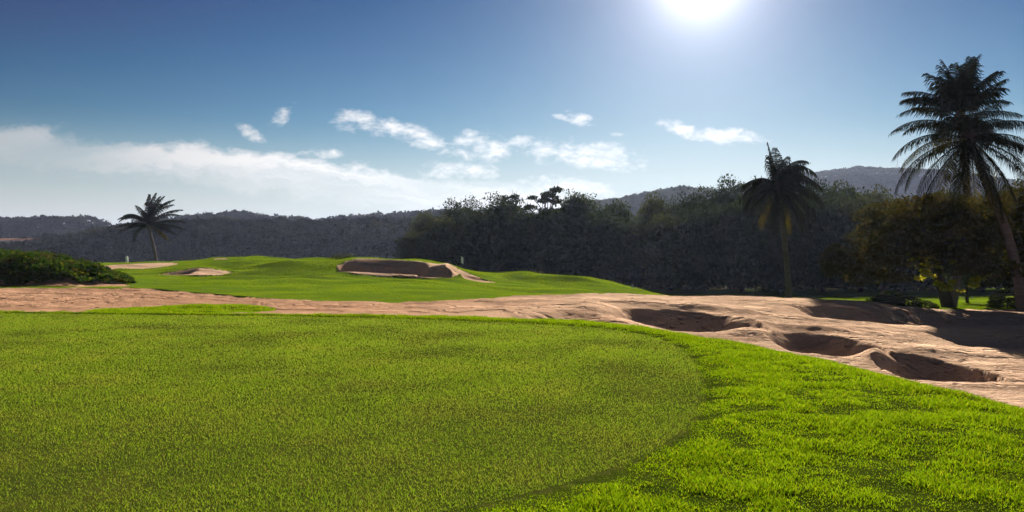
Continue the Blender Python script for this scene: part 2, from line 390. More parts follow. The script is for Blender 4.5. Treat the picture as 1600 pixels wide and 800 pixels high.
# ------------------------------------------------------------------ ground materials
def groundmat(name, c1, c2, c3, s1, s2, bump_s=.5, bump_d=.03, rough=.95, sheen=0., foot=False):
    m, t, o = material(name); p = pos(t)
    a = noise(t, p, s1, 4, .6); b2 = noise(t, p, s2, 5, .65)
    c = mixc(t, a.step(.35, .65), c1, c2); c = mixc(t, b2.step(.45, .7), c, c3)
    b = t.nodes.new('ShaderNodeBsdfPrincipled'); t.links.new(c, b.inputs['Base Color'])
    b.inputs['Roughness'].default_value = rough; b.inputs['Specular IOR Level'].default_value = .0
    if foot:
        sx = t.nodes.new('ShaderNodeSeparateXYZ'); t.links.new(p, sx.inputs[0])
        c = mixc(t, N(t, sx.outputs[0]).step(-7.0, 6.0, .75, 0.0) * N(t, sx.outputs[1]).step(44.0, 52.0, 1.0, .1), c, (.36, .20, .125)); t.links.new(c, b.inputs['Base Color'])
    if sheen: b.inputs['Sheen Weight'].default_value = sheen
    h = b2 * .5 + noise(t, p, s2 * 4.5, 3, .6) * .25
    if foot:
        vo = t.nodes.new('ShaderNodeTexVoronoi'); vo.feature = 'SMOOTH_F1'; vo.inputs['Scale'].default_value = 2.6
        vo.inputs['Randomness'].default_value = 1.0; t.links.new(p, vo.inputs['Vector'])
        msk = noise(t, p, .35, 2).step(.42, .58)
        h = h + N(t, vo.outputs[0]).step(.08, .34) * msk * 1.9
        vo2 = t.nodes.new('ShaderNodeTexVoronoi'); vo2.inputs['Scale'].default_value = 7
        t.links.new(p, vo2.inputs['Vector']); h = h + N(t, vo2.outputs[0]).step(.05, .4) * .45
        mp = t.nodes.new('ShaderNodeMapping'); mp.inputs['Rotation'].default_value = (0, 0, .5); mp.inputs['Scale'].default_value = (.4, 3.2, 1)
        t.links.new(p, mp.inputs[0]); h = h + noise(t, mp.outputs[0], 1.7, 4, .6, 1.2) * .8
    bp = t.nodes.new('ShaderNodeBump'); bp.inputs['Strength'].default_value = bump_s; bp.inputs['Distance'].default_value = bump_d
    t.links.new(h.s, bp.inputs['Height']); t.links.new(bp.outputs[0], b.inputs['Normal'])
    t.links.new(b.outputs[0], o.inputs[0]); return m

M_sand = groundmat('sand', (.66, .475, .35), (.50, .34, .25), (.70, .52, .40), .22, 5.0, 1.0, .08, foot=True)
M_tee = groundmat('tee_turf', (.028, .050, .008), (.055, .068, .012), (.13, .13, .03), 1.5, 90, .8, .012)
M_rough = groundmat('rough_turf', (.018, .036, .004), (.035, .055, .006), (.08, .10, .015), 1.5, 60, .6, .02)
M_fair = groundmat('fairway_turf', (.09, .165, .014), (.12, .18, .016), (.06, .11, .012), .5, 8, .6, .03)
M_earth = groundmat('dry_earth', (.16, .12, .08), (.09, .10, .035), (.07, .09, .03), .2, 3, .5, .03)

# ------------------------------------------------------------------ ground sheet, split by what covers it
def build_ground():
    U = np.concatenate([np.linspace(-6, -.97, 24), np.linspace(-.95, .95, 1180), np.linspace(.97, 6, 24)])
    Y = np.concatenate([np.linspace(-5, 3, 14)[:-1], np.linspace(3, 20, 110)[:-1], np.arange(20, 45, .13), np.arange(45, 84, .22),
                        np.arange(84, 130, 1.2), np.geomspace(130, 3500, 50)])
    yy, uu = np.meshgrid(Y, U, indexing='ij'); xx = uu * (yy + 7)
    zz = zground(xx, yy)
    ny, nx = yy.shape; V = np.stack([xx, yy, zz], -1).reshape(-1, 3)
    idx = np.arange(ny * nx).reshape(ny, nx)
    Q = np.stack([idx[:-1, :-1], idx[:-1, 1:], idx[1:, 1:], idx[1:, :-1]], -1).reshape(-1, 4)
    xc = V[Q, 0].mean(1); yc = V[Q, 1].mean(1)
    kind = np.zeros(len(Q), int) + 3
    tee = sdf(xc, yc, TEE) < .06; cr = sdf(xc, yc, CREST)
    sm = sandmask(xc, yc) > .5
    kind[(yc < 28.5) & ~sm] = 1; kind[tee] = 0; kind[sm & ~tee] = 2; kind[(yc > 125)] = 4
    names = [('tee_green', M_tee), ('rough_ground', M_rough), ('sand', M_sand), ('fairway', M_fair), ('far_ground', M_earth)]
    for k, (n, m) in enumerate(names):
        q = Q[kind == k]
        used, inv = np.unique(q, return_inverse=True)
        o = mesh_np(n, V[used], [inv.reshape(-1, 4)], m, smooth=True); tag(o, kind='structure')
build_ground()

# ------------------------------------------------------------------ grass blades
def blades(name, x, y, h, w, lean, mat, label, bend=True):
    n = len(x); z = zground(x, y) - .004
    a = RNG.uniform(0, 2 * math.pi, n); la = RNG.uniform(0, 2 * math.pi, n)
    sx = np.cos(a) * w / 2; sy = np.sin(a) * w / 2
    lx = np.cos(la) * lean * h; ly = np.sin(la) * lean * h
    B = np.stack([x, y, z], 1); S = np.stack([sx, sy, sx * 0], 1)
    if bend:
        Mi = B + np.stack([lx * .35, ly * .35, h * .6], 1); Tp = B + np.stack([lx, ly, h * .95], 1)
        V = np.stack([B - S, B + S, Mi + S * .75, Mi - S * .75, Tp], 1).reshape(-1, 3)
        i = (np.arange(n) * 5)[:, None]
        Q = i + np.array([0, 1, 2, 3]); T = i + np.array([3, 2, 4])
        o = mesh_np(name, V, [Q, T], mat)
    else:
        Tp = B + np.stack([lx, ly, h], 1)
        V = np.stack([B - S, B + S, Tp], 1).reshape(-1, 3)
        o = mesh_np(name, V, [(np.arange(n) * 3)[:, None] + np.array([0, 1, 2])], mat)
    tag(o, label, 'grass', kind='stuff'); return o

def scatter(n, y0, y1, p=1.0, half=.74, extra=1.5):
    """points in the part of the ground the view can reach, denser near"""
    u = RNG.random(n); y = (y0**p + u * (y1**p - y0**p))**(1 / p) if p else y0 * (y1 / y0)**u
    x = RNG.uniform(-1, 1, n) * (half * y + extra); return x, y

G_tee = leafmat('tee_grass', [(.12, .22, .022), (.215, .30, .030), (.30, .30, .11)], .5, (1.2, 1.25, .45), .6, .0, .55, (.175, .185, .045), .8)
G_rough = leafmat('rough_grass', [(.105, .21, .007), (.215, .325, .010), (.33, .36, .04)], .5, (1.2, 1.2, .35), .8, .0, .5, (.14, .22, .01), .6)
G_fair = leafmat('fairway_grass', [(.12, .205, .010), (.19, .275, .016), (.24, .28, .03)], .45, (1.15, 1.15, .4), .6, .0, .85, (.055, .105, .012), .16)

def build_grass():
    # mown tee
    x, y = scatter(950000, 3.6, 23.5, .55)
    s = sdf(x, y, TEE); k = s < 0; x = x[k]; y = y[k]
    pn = fbm(x * .6, y * .6, 41, 4); sc = np.clip(y / 6, 1, 3.2)
    keep = RNG.random(len(x)) < np.clip(.9 + pn * .7, .45, 1); x = x[keep]; y = y[keep]; sc = sc[keep]; pn = pn[keep]
    h = (.012 + RNG.random(len(x)) * .016) * (1 + pn * .5) * (.9 + .1 * sc)
    blades('tee_grass', x, y, h, .0042 * sc, RNG.uniform(.2, 1.3, len(x)), G_tee, 'close-mown green grass of the tee in the foreground', False)
    # rough round the tee
    x, y = scatter(1300000, 3.4, 26.5, .7)
    s = sdf(x, y, TEE); c = sdf(x, y, CREST)
    k = (s > .0) & (c < 4.0) & (sandmask(x, y) < .5); x = x[k]; y = y[k]; s = s[k]
    cl = fbm(x * 3.1, y * 3.1, 51, 3); cl2 = fbm(x * .9 + y * .3, y * 2.0, 55, 3)
    dens = np.clip(.92 + cl * .7 + cl2 * .35, .3, 1) * (.7 + .3 * sst(s, 0, .35)); k = RNG.random(len(x)) < dens
    x, y, s, cl, cl2 = x[k], y[k], s[k], cl[k], cl2[k]
    sc = np.clip(y / 6, 1, 3.0)
    h = (.016 + RNG.random(len(x))**1.5 * .026) * np.clip(1.0 + cl * 1.5 + cl2 * .4, .4, 1.9) * (.35 + .65 * sst(s, 0, .5)) * (.85 + .15 * sc)
    blades('rough_grass', x, y, h, .0052 * sc, RNG.uniform(.2, 1.5, len(x)), G_rough, 'longer bright green tufted grass on the bank round the tee')
    # fairway and mounds behind the sand
    x, y = scatter(720000, 27, 84, 1.1, .70, 1)
    k = (sandmask(x, y) < .5) & ~((y > 43) & (y < 60) & (800 + F * x / y < 150)); x = x[k]; y = y[k]
    cl = fbm(x * .5, y * .35, 61, 4)
    h = (.035 + RNG.random(len(x)) * .03) * np.clip(1 + cl * 1.6, .4, 2) * np.clip(y / 50, .7, 1.5)
    blades('fairway_grass', x, y, h, .018 * np.clip(y / 40, .7, 2), RNG.uniform(.1, .9, len(x)), G_fair, 'short green grass covering the fairway and the mounds behind the sand', False)
build_grass()

# ------------------------------------------------------------------ leaves, crowns and trees
M_bark = solid('bark', (.030, .022, .020), (.060, .046, .040), 5, .9, .6, .04, (1, 1, .25), 0)
M_palmbark = solid('palm_bark', (.082, .060, .056), (.14, .108, .098), 3, .9, .7, .03, (.6, .6, 6))
L_forest = leafmat('forest_leaves', [(.007, .014, .005), (.022, .034, .010)], .26, (1.3, 1.5, .5), .7, .04, .6, (.035, .040, .014), .25)
L_forest2 = leafmat('pale_forest_leaves', [(.012, .020, .006), (.040, .054, .014)], .3, (1.3, 1.5, .5), .6, .05, .6, (.03, .04, .014), .25)
L_olive = leafmat('olive_leaves', [(.022, .034, .010), (.060, .072, .020)], .26, (1.2, 1.3, .5), .7, .04, .5, (.08, .08, .025), .3)
L_brown = leafmat('tree_leaves', [(.022, .028, .010), (.052, .054, .017), (.085, .06, .02)], .26, (1.5, 1.4, .5), .9, .0, .6, (.055, .040, .014), .8)
L_sunlit = leafmat('sunlit_yellow_leaves', [(.14, .17, .015), (.34, .30, .03)], .6, (1.4, 1.3, .4), .9, .0)  # sunlight on the low leaves put into a brighter yellow-green colour
L_dune = leafmat('dune_leaves', [(.012, .035, .006), (.045, .095, .010), (.11, .12, .02)], .38, (1.2, 1.3, .4), .9, .0, .7, (.06, .035, .02), 1.0)
L_palm = leafmat('palm_leaves', [(.006, .008, .004), (.015, .017, .007)], .14, (1.5, 1.4, .5), .8, .0)
L_palmold = leafmat('old_palm_leaves', [(.018, .018, .008), (.075, .066, .012)], .35, (1.3, 1.2, .4), .8, .0)
L_far = leafmat('far_leaves', [(.008, .013, .008), (.020, .027, .014)], .12, (1.2, 1.2, .6), .8, .0, .6, (.06, .06, .03), .03)

L_hillhaze = leafmat('haze_tinted_hill_leaves', [(.070, .095, .100), (.10, .125, .125)], .25, (1.1, 1.1, .95), .8, .0, .4, (.06, .065, .045), .012)  # distance haze put into the leaf colour: lightened and blued

def leaf_quads(P, size, out=None, rng=RNG, aspect=.62, flat=0.0):
    """N small pointed leaves (bent diamonds) at P"""
    n = len(P); d = rng.normal(size=(n, 3)); d[:, 2] *= (1 - flat)
    if out is not None: d = d * .8 + out * .7
    d /= np.linalg.norm(d, axis=1)[:, None] + 1e-9
    r = rng.normal(size=(n, 3)); nrm = np.cross(d, r); nrm /= np.linalg.norm(nrm, axis=1)[:, None] + 1e-9
    side = np.cross(d, nrm); s = (np.asarray(size) * np.ones(n))[:, None]
    A_ = P - d * s * .5; C_ = P + d * s * .5
    B_ = P + side * s * aspect * .5 + nrm * s * .10; D_ = P - side * s * aspect * .5 + nrm * s * .10
    V = np.stack([A_, B_, C_, D_], 1).reshape(-1, 3)
    return V, (np.arange(n) * 4)[:, None] + np.arange(4)

def crown_pts(lobes, n, rng, shell=.72, up=.0):
    L = np.array(lobes, float); w = (L[:, 3] * L[:, 4] * L[:, 5])**.66; w /= w.sum()
    k = rng.choice(len(L), n, p=w); d = rng.normal(size=(n, 3)); d /= np.linalg.norm(d, axis=1)[:, None]
    if up: d[:, 2] = np.where(rng.random(n) < up, np.abs(d[:, 2]), d[:, 2])
    r = shell + (1.06 - shell) * rng.random(n)**.8
    nz = vnoise(d[:, 0] * 3 + k * 5.3, d[:, 2] * 3 + d[:, 1] * 2, 5) * .5
    return L[k, :3] + d * L[k, 3:6] * (r + nz)[:, None], d

def split_lobes(lo, rng, k=4, f=.52):
    out = []
    for l in lo:
        for _ in range(k):
            d = rng.normal(size=3); d /= np.linalg.norm(d)
            out.append(tuple(np.array(l[:3]) + d * np.array(l[3:6]) * .68) + tuple(np.array(l[3:6]) * f * rng.uniform(.75, 1.25)))
    return out

def rand_lobes(rng, R, z0, z1, n, sub=.42):
    out = []
    for i in range(n):
        t = (i + .5) / n; z = z0 + (z1 - z0) * t
        prof = math.sin(math.pi * (.12 + .80 * t))**.6
        a = rng.uniform(0, 6.28); rr = R * prof * rng.uniform(.35, .8)
        s = R * sub * rng.uniform(.7, 1.25)
        out.append((math.cos(a) * rr, math.sin(a) * rr, z, s, s, s * rng.uniform(.55, .85)))
    return out

def limbs(mb, base, lobes, r0, rng, hfork, k=6):
    for l in lobes:
        p0 = np.array([base[0], base[1], hfork * rng.uniform(.7, 1.15)]); p1 = np.array(l[:3])
        mid = (p0 + p1) / 2 + np.array([rng.normal() * .2, rng.normal() * .2, (p1[2] - p0[2]) * .12])
        mb.tube([p0, mid, p1, p1 + (p1 - mid) * .5], [r0, r0 * .65, r0 * .35, r0 * .12], k)

def make_tree(name, seed, R, Ht, leaves, lsize, mat, low=.06, nl=26, sub=.36, trunk_r=.28, shell=.75, core=True):
    rng = np.random.default_rng(seed); t = empty(name, (0, 0, 0))
    lo = rand_lobes(rng, R, Ht * low + R * .3, Ht - R * sub * .6, nl, sub)
    tb = MB(); hf = Ht * .4
    tb.tube([(0, 0, -.3), (rng.normal() * .15, rng.normal() * .1, hf * .5), (rng.normal() * .2, 0, hf), (0, 0, Ht * .75)], [trunk_r * 1.3, trunk_r, trunk_r * .8, trunk_r * .3], 8)
    limbs(tb, (0, 0), lo[::2], trunk_r * .4, rng, hf)
    tb.build('trunk', M_bark, t, True)
    P, d = crown_pts(split_lobes(lo, rng, 4, .5) + lo, leaves, rng, shell); V, Q = leaf_quads(P, rng.uniform(.6, 1.4, leaves) * lsize, d, rng)
    if core:
        m = leaves // 3; P2 = np.array([(rng.normal() * R * .28, rng.normal() * R * .28, rng.uniform(Ht * .05, Ht * .85)) for _ in range(m)])
        V2, Q2 = leaf_quads(P2, lsize * 1.7, None, rng, .8); Q = np.vstack([Q, Q2 + len(V)]); V = np.vstack([V, V2])
    mesh_np('crown', V, [Q], mat, t)
    return t

def copy_tree(o):
    c = o.copy(); COL.objects.link(c)
    for ch in list(o.children):
        g = ch.copy(); COL.objects.link(g); g.parent = c
    return c

ORD = ['first', 'second', 'third', 'fourth', 'fifth', 'sixth', 'seventh', 'eighth', 'ninth', 'tenth', 'eleventh', 'twelfth', 'thirteenth', 'fourteenth', 'fifteenth', 'sixteenth', 'seventeenth', 'eighteenth']
PROT = [make_tree('forest_tree', 100 + i, R, Ht, 11000, .34, mt, nl=nl) for i, (R, Ht, nl, mt) in enumerate(
    [(5.9, 12, 40, L_forest), (6.5, 12, 44, L_forest), (5.5, 12, 36, L_forest2), (5.9, 12, 40, L_olive), (4.9, 12, 32, L_forest2)])]
used = [False] * len(PROT)
def put_tree(kind, px, D, toppy, wid, rz, label, group):
    o = PROT[kind] if not used[kind] else copy_tree(PROT[kind]); used[kind] = True
    x = at(px, D); z = float(zground(np.array([x]), np.array([D]))[0]); top = CAMZ + (H - toppy) * D / F
    s = (top - z) / 12.0 * 1.07; o.location = (x, D, z - .1); o.rotation_euler = (0, 0, rz); o.scale = (wid, wid, s)
    tag(o, label, 'tree', group)
front = [(650, 122, 366, 3, .62), (698, 124, 346, 3, .8), (752, 124, 334, 0, .95), (812, 125, 330, 1, 1.0), (872, 126, 332, 2, 1.0), (930, 126, 338, 0, 1.0),
         (990, 124, 346, 1, .95), (1046, 118, 342, 3, .95), (1100, 114, 330, 0, 1.0), (1160, 112, 318, 2, .95), (1220, 112, 312, 1, 1.0),
         (1285, 112, 316, 0, .95), (1345, 112, 318, 3, .9), (1405, 110, 328, 1, .95), (1470, 108, 330, 2, 1.0), (1535, 106, 324, 0, 1.0), (1600, 104, 306, 1, 1.1)]
for i, (px, D, tp, k, w) in enumerate(front):
    put_tree(k, px, D, tp, w, i * 1.7, f'dark tree, {ORD[i]} from the left in the front row of the wood', 'trees of the dark wood, front row')
back = [(672, 134, 338, 3, .7), (722, 136, 320, 0, .8), (782, 138, 312, 1, .85), (905, 138, 308, 2, .9), (962, 138, 322, 4, .75), (1030, 134, 314, 3, .8),
        (1088, 130, 306, 1, .85), (1140, 128, 293, 0, .9), (1200, 128, 289, 2, .9), (1262, 128, 294, 1, .9), (1320, 128, 296, 4, .95), (1378, 126, 306, 3, .95),
        (1440, 124, 318, 0, 1.0), (1510, 122, 314, 2, 1.0), (1580, 120, 296, 1, 1.0)]
for i, (px, D, tp, k, w) in enumerate(back):
    put_tree(k, px, D, tp, w, i * 2.3 + 1, f'taller dark tree, {ORD[i]} from the left in the back row of the wood', 'trees of the dark wood, back row')

# the open, airy tree that stands above the wood
def airy(px, D, toppy, basez, R, label, seed, n, ls=.36):
    rng = np.random.default_rng(seed); x = at(px, D); z = float(zground(np.array([x]), np.array([D]))[0]); Ht = CAMZ + (H - toppy) * D / F - z
    t = empty('open_crowned_tree', (x, D, z)); tag(t, label, 'tree')
    lo = []
    for i in range(17):
        a = rng.uniform(-1, 1); zz = Ht - .9 - rng.random()**1.3 * 4.2
        s = rng.uniform(.5, 1.1); lo.append((a * R * (.45 + .55 * (Ht - zz) / 5), rng.uniform(-1, 1) * R * .5, zz, s * 1.2, s, s * .5))
    tb = MB(); tb.tube([(0, 0, -.3), (.2, 0, Ht * .4), (0, 0, Ht * .7)], [.35, .26, .16], 8); limbs(tb, (0, 0), lo, .11, rng, Ht * .62, 5)
    tb.build('trunk', M_bark, t, True)
    P, d = crown_pts(lo, n, rng, .3); V, Q = leaf_quads(P, rng.uniform(.6, 1.4, n) * ls, d, rng); mesh_np('crown', V, [Q], L_forest, t)
airy(853, 128, 289, 0, 3.6, 'airy tree with open branches standing highest above the left part of the wood', 5, 3000)
airy(798, 130, 296, 0, 1.9, 'small thin-crowned treetop just left of the highest airy tree', 6, 900)
airy(905, 132, 301, 0, 2.2, 'sparse pale treetop just right of the highest airy tree', 8, 1000)
airy(948, 134, 312, 0, 2.0, 'small pointed treetop in front of the distant hill at the dip of the wood', 9, 1100)

# ------------------------------------------------------------------ palms
def frond_mesh(L, az, e0, droop, rng, wind=0.0, ll=.85, np_=58, hang=.6, mat=L_palm, parent=None, origin=(0, 0, 0), nm='frond'):
    n = 16; s = np.linspace(0, 1, n); pit = e0 - droop * s**1.35; aa = az + wind * s**1.5
    T = np.stack([np.cos(pit) * np.cos(aa), np.cos(pit) * np.sin(aa), np.sin(pit)], 1)
    P = np.array(origin) + np.concatenate([[[0, 0, 0]], np.cumsum((T[1:] + T[:-1]) / 2 * L / (n - 1), 0)])
    mb = MB(); mb.tube(P, np.linspace(.045, .008, n), 5)
    sl = np.linspace(.10, .995, np_); Pi = np.stack([np.interp(sl, s, P[:, i]) for i in range(3)], 1); Ti = np.stack([np.interp(sl, s, T[:, i]) for i in range(3)], 1)
    Ti /= np.linalg.norm(Ti, axis=1)[:, None]
    hz = np.stack([-np.sin(np.interp(sl, s, aa)), np.cos(np.interp(sl, s, aa)), 0 * sl], 1)
    prof = (.45 + .55 * np.sin(np.clip(sl * 1.15, 0, 1) * math.pi * .85 + .1)) * np.where(sl > .8, 1 - (sl - .8) * 2.3, 1)
    V = []; Q = []; c = 0
    for sd in (-1, 1):
        le = ll * prof * rng.uniform(.8, 1.12, np_); hg = hang * rng.uniform(.5, 1.5, np_)
        d1 = hz * sd * .85 + Ti * .55 + np.array([0, 0, -1.0]) * (hg * .35)[:, None]; d1 /= np.linalg.norm(d1, axis=1)[:, None]
        d2 = hz * sd * .45 + Ti * .45 + np.array([0, 0, -1.0]) * (hg * 1.5)[:, None] + np.array([math.cos(az), 0, 0]) * wind * .4; d2 /= np.linalg.norm(d2, axis=1)[:, None]
        w = Ti * (.013 + .00030 * math.hypot(parent.location.x, parent.location.y)); m = Pi + d1 * (le * .5)[:, None]; e = m + d2 * (le * .5)[:, None]
        V += [Pi - w * .7, Pi + w * .7, m + w, m - w, e + w * .15, e - w * .15]
        b = c + np.arange(np_)[:, None]
        Q.append(np.hstack([b, b + np_, b + 2 * np_, b + 3 * np_])); Q.append(np.hstack([b + 3 * np_, b + 2 * np_, b + 4 * np_, b + 5 * np_])); c += 6 * np_
    mb.add(np.vstack(V), np.vstack(Q))
    return mb.build(nm, mat, parent)

def palm(px, D, basez, trunk, r, fronds, label, L, ll=.85, seed=1, skirt=True, hang=.6):
    """trunk: (px, py, depth offset) points from base to crown; fronds: (azimuth deg, elevation deg, droop deg, length factor, wind, old)"""
    rng = np.random.default_rng(seed); x0 = at(px, D); t = empty('coconut_palm', (x0, D, basez)); tag(t, label, 'palm tree')
    pts = np.array([(at(a, D) - x0, o, CAMZ + (H - b) * D / F - basez) for a, b, o in trunk]); pts[0, 2] = -.25
    sx = np.linspace(0, 1, len(pts)); q = np.linspace(0, 1, 40); C = np.stack([pchip(sx, pts[:, i], q) for i in range(3)], 1)
    rr = r * (1.0 - .32 * q) * (1 + .55 * np.exp(-q * 22)) * (1 + .05 * np.sin(q * 130))
    mb = MB(); mb.tube(C, rr, 12); mb.build('trunk', M_palmbark, t, True)
    top = C[-1]
    cs = MB(); cs.tube([top - (0, 0, .8), top - (0, 0, .3), top + (0, 0, .1), top + (0, 0, .5)], [r * .66, r * 1.1, r * 1.15, r * .4], 10)
    cs.build('crown_shaft', M_bark, t, True)
    for az, el, dr, lf, wd, old in fronds:
        frond_mesh(L * lf * rng.uniform(.95, 1.05), math.radians(az), math.radians(el), math.radians(dr), rng, wd, ll, 50, hang, L_palmold if old else L_palm, t, top + np.array([0, 0, .1 if el > 30 else -.1]))
    return t

# windblown palm, far left
palm(244, 112, float(zground(np.array([at(244, 112)]), np.array([112.]))[0]), [(245, 413, 0), (241, 390, 0), (235, 366, 0), (231, 350, 0)], .22,
     [(180, 50, 75, .85, 0, 0), (175, 38, 70, 1.0, 0, 0), (184, 44, 95, .95, 0, 0), (190, 14, 45, .95, 0, 0), (175, 6, 50, 1.0, 0, 0), (200, -15, 90, .72, 0, 0), (165, -5, 95, .75, 0, 0), (150, 66, 50, .8, 0, 0), (100, 88, 22, .92, 0, 0), (70, 84, 30, .95, 0, 0), (60, 78, 36, .95, .1, 0),
      (20, 70, 50, 1.0, .1, 0), (0, 62, 45, 1.05, .1, 0), (-20, 52, 50, 1.05, .1, 0), (10, 42, 45, 1.1, 0, 0), (-10, 34, 50, 1.1, 0, 0), (12, 22, 40, 1.1, 0, 0), (5, 8, 35, 1.1, 0, 0), (-15, -4, 30, 1.05, 0, 0), (-30, -10, 45, .95, 0, 1), (20, -20, 45, .85, 0, 1),
      (-60, 30, 70, .8, .3, 0), (-90, 55, 70, .8, .6, 0), (-120, 20, 70, .7, 0, 0), (90, 40, 70, .8, 0, 0), (60, 20, 70, .8, 0, 0), (-45, 65, 60, .9, .4, 0), (-5, 76, 40, .95, .1, 0)],
     'small distant coconut palm with wind-swept fronds beside the grass mound on the left', 4.6, .8, 3, hang=.9)

# middle palm in front of the wood
palm(1233, 61, -1.5, [(1233, 466, 0), (1230, 420, 0), (1225, 370, 0), (1218, 325, 0), (1213, 292, 0)], .23,
     [(172, 36, 100, .72, 0, 0), (188, 22, 105, .84, 0, 0), (200, 5, 100, .85, 0, 0), (178, -2, 95, .9, 0, 0), (165, -22, 70, .85, 0, 0), (215, -38, 50, .85, 0, 1), (240, -45, 40, .85, 0, 0), (70, 86, 22, .74, .3, 0), (140, 84, 12, .8, .4, 0), (120, 80, 22, .6, 0, 0),
      (30, 80, 50, .68, .2, 0), (5, 74, 90, .85, .2, 0), (-10, 66, 125, .9, .2, 0), (20, 60, 120, .9, .1, 0), (0, 48, 110, .85, 0, 0), (-25, 76, 100, .7, .3, 0), (-8, 34, 95, .95, 0, 0), (8, 20, 90, 1.0, 0, 0), (-20, 8, 85, 1.05, 0, 0), (0, -6, 80, 1.0, 0, 0), (5, -30, 55, .95, 0, 0), (-40, -40, 45, .85, 0, 0),
      (-70, -50, 35, .9, 0, 1), (-95, -10, 90, .85, 0, 0), (-60, 30, 110, .85, 0, 0), (-110, -55, 30, .85, 0, 0), (80, 10, 100, .8, 0, 0), (50, 20, 100, .85, 0, 0), (130, 15, 100, .85, 0, 0), (-90, 70, 110, .6, .2, 0), (60, 80, 70, .7, 0, 0), (150, 50, 90, .5, 0, 0), (-130, 0, 90, .85, 0, 0), (-45, -10, 80, .95, 0, 0)],
     'middle coconut palm with lopsided crown, alone at the sand edge before the wood', 4.2, 1.0, 8, hang=1.5)

# pair of tall palms at the right
up = [(180, 34, 48, .98, 0, 0), (172, 46, 60, .85, 0, 0), (188, 26, 55, 1.02, 0, 0), (3, 20, 40, 1.0, 0, 0), (5, 38, 55, .85, 0, 0), (-10, 52, 30, .85, 0, 0)]
rg = np.random.default_rng(5)
for i in range(24):
    a = i * 137.5; e = 88 - 48 * ((i % 12) / 12)**1.1; up.append((a, e, 22 + (88 - e) * 1.1, float(rg.uniform(.72, .95)), 0, 0))
up += [(i * 51, 8 - 9 * (i % 4), 100, .74, 0, 0) for i in range(9)]
palm(1512, 46, -1.3, [(1486, 482, 0), (1500, 400, 0), (1511, 320, 0), (1508, 250, 0), (1500, 182, 0)], .25, up,
     'taller coconut palm with upright bushy top and straight trunk rising behind the broad tree', 3.55, 1.05, 12, hang=.55)
dn = [(180, 34, 75, 1.0, 0, 0), (176, 20, 80, 1.0, 0, 0), (186, 8, 75, 1.08, 0, 1), (178, -6, 70, 1.12, 0, 0), (190, -22, 60, 1.12, 0, 0), (205, -36, 45, 1.15, 0, 1), (170, -40, 45, 1.1, 0, 0), (225, -50, 30, 1.1, 0, 0), (150, 58, 60, .75, 0, 0), (30, 60, 60, .75, 0, 0), (-120, 50, 80, .8, 0, 0), (0, 34, 75, 1.0, 0, 0), (6, 20, 80, 1.05, 0, 0),
      (-8, 6, 75, 1.1, 0, 0), (5, -8, 70, 1.12, 0, 0), (-14, -24, 60, 1.15, 0, 0), (8, -38, 45, 1.15, 0, 1), (-30, -46, 38, 1.1, 0, 0), (-60, -58, 25, 1.05, 0, 0), (-90, -45, 40, 1.0, 0, 0), (-110, -62, 20, 1.0, 0, 1), (-80, 15, 105, .95, 0, 0), (-125, 0, 95, .95, 0, 0), (85, 5, 95, .9, 0, 0),
      (140, -5, 80, 1.0, 0, 0), (-45, 5, 90, 1.0, 0, 0), (160, 40, 80, .8, 0, 0), (20, 45, 80, .8, 0, 0), (230, -10, 85, 1.0, 0, 0), (-20, -60, 25, 1.0, 0, 0), (200, -62, 22, .95, 0, 0)]
palm(1598, 40, -1.12, [(1598, 487, 0), (1588, 420, 0), (1567, 345, 0), (1540, 285, 0), (1516, 215, 0)], .24, dn,
     'coconut palm with drooping fronds and long trunk leaning left at the right edge', 4.1, .9, 15, hang=.85)

# ------------------------------------------------------------------ broad trees and bushes at the right
def broad_tree(name, px, D, basez, lobes_px, trunk, n, ls, mat, label, seed, extra=None, cat='tree', shell=.7, tr=.22, k=10):
    rng = np.random.default_rng(seed); x0 = at(px, D); t = empty(name, (x0, D, basez)); tag(t, label, cat)
    cv = lambda a, b, o: (at(a, D) - x0, o, CAMZ + (H - b) * D / F - basez)
    lo = [cv(a, b, o) + (rw * D / F, rd, rh * D / F) for a, b, o, rw, rd, rh in lobes_px]
    tb = MB()
    for br, r0, r1 in trunk:
        pts = np.array([cv(*q) for q in br]); s = np.linspace(0, 1, len(pts)); q = np.linspace(0, 1, 14)
        C = np.stack([pchip(s, pts[:, i], q) for i in range(3)], 1); C[:, 0] += fbm(q * 6, q * 0 + seed, 3, 2) * .06
        tb.tube(C, np.linspace(r0, r1, 14) * (1 + .25 * np.exp(-q * 12)), k)
    for l in lo[::2]:
        p0 = np.array(cv(*trunk[0][0][-1])); p1 = np.array(l[:3]); mid = (p0 + p1) / 2 + rng.normal(size=3) * .15
        tb.tube([p0, mid, p1], [tr * .35, tr * .2, tr * .06], 5)
    tb.build('trunk', M_bark, t, True)
    P, d = crown_pts(split_lobes(lo, rng, 5, .48) if len(lo) > 8 else lo, n, rng, shell); V, Q = leaf_quads(P, rng.uniform(.6, 1.4, n) * ls, d, rng, .6, .2); mesh_np('crown', V, [Q], mat, t)
    if extra:
        lo2 = [cv(a, b, o) + (rw * D / F, rd, rh * D / F) for a, b, o, rw, rd, rh in extra]
        P, d = crown_pts(split_lobes(lo2, rng, 3, .4), 1500, rng, .3); V, Q = leaf_quads(P, rng.uniform(.6, 1.4, len(P)) * ls, d, rng, .6, .2)
        o = mesh_np('low_foliage', V, [Q], L_sunlit, t); tag(o, 'low leaves of the broad tree, coloured bright yellow-green as if sunlit')
    return t

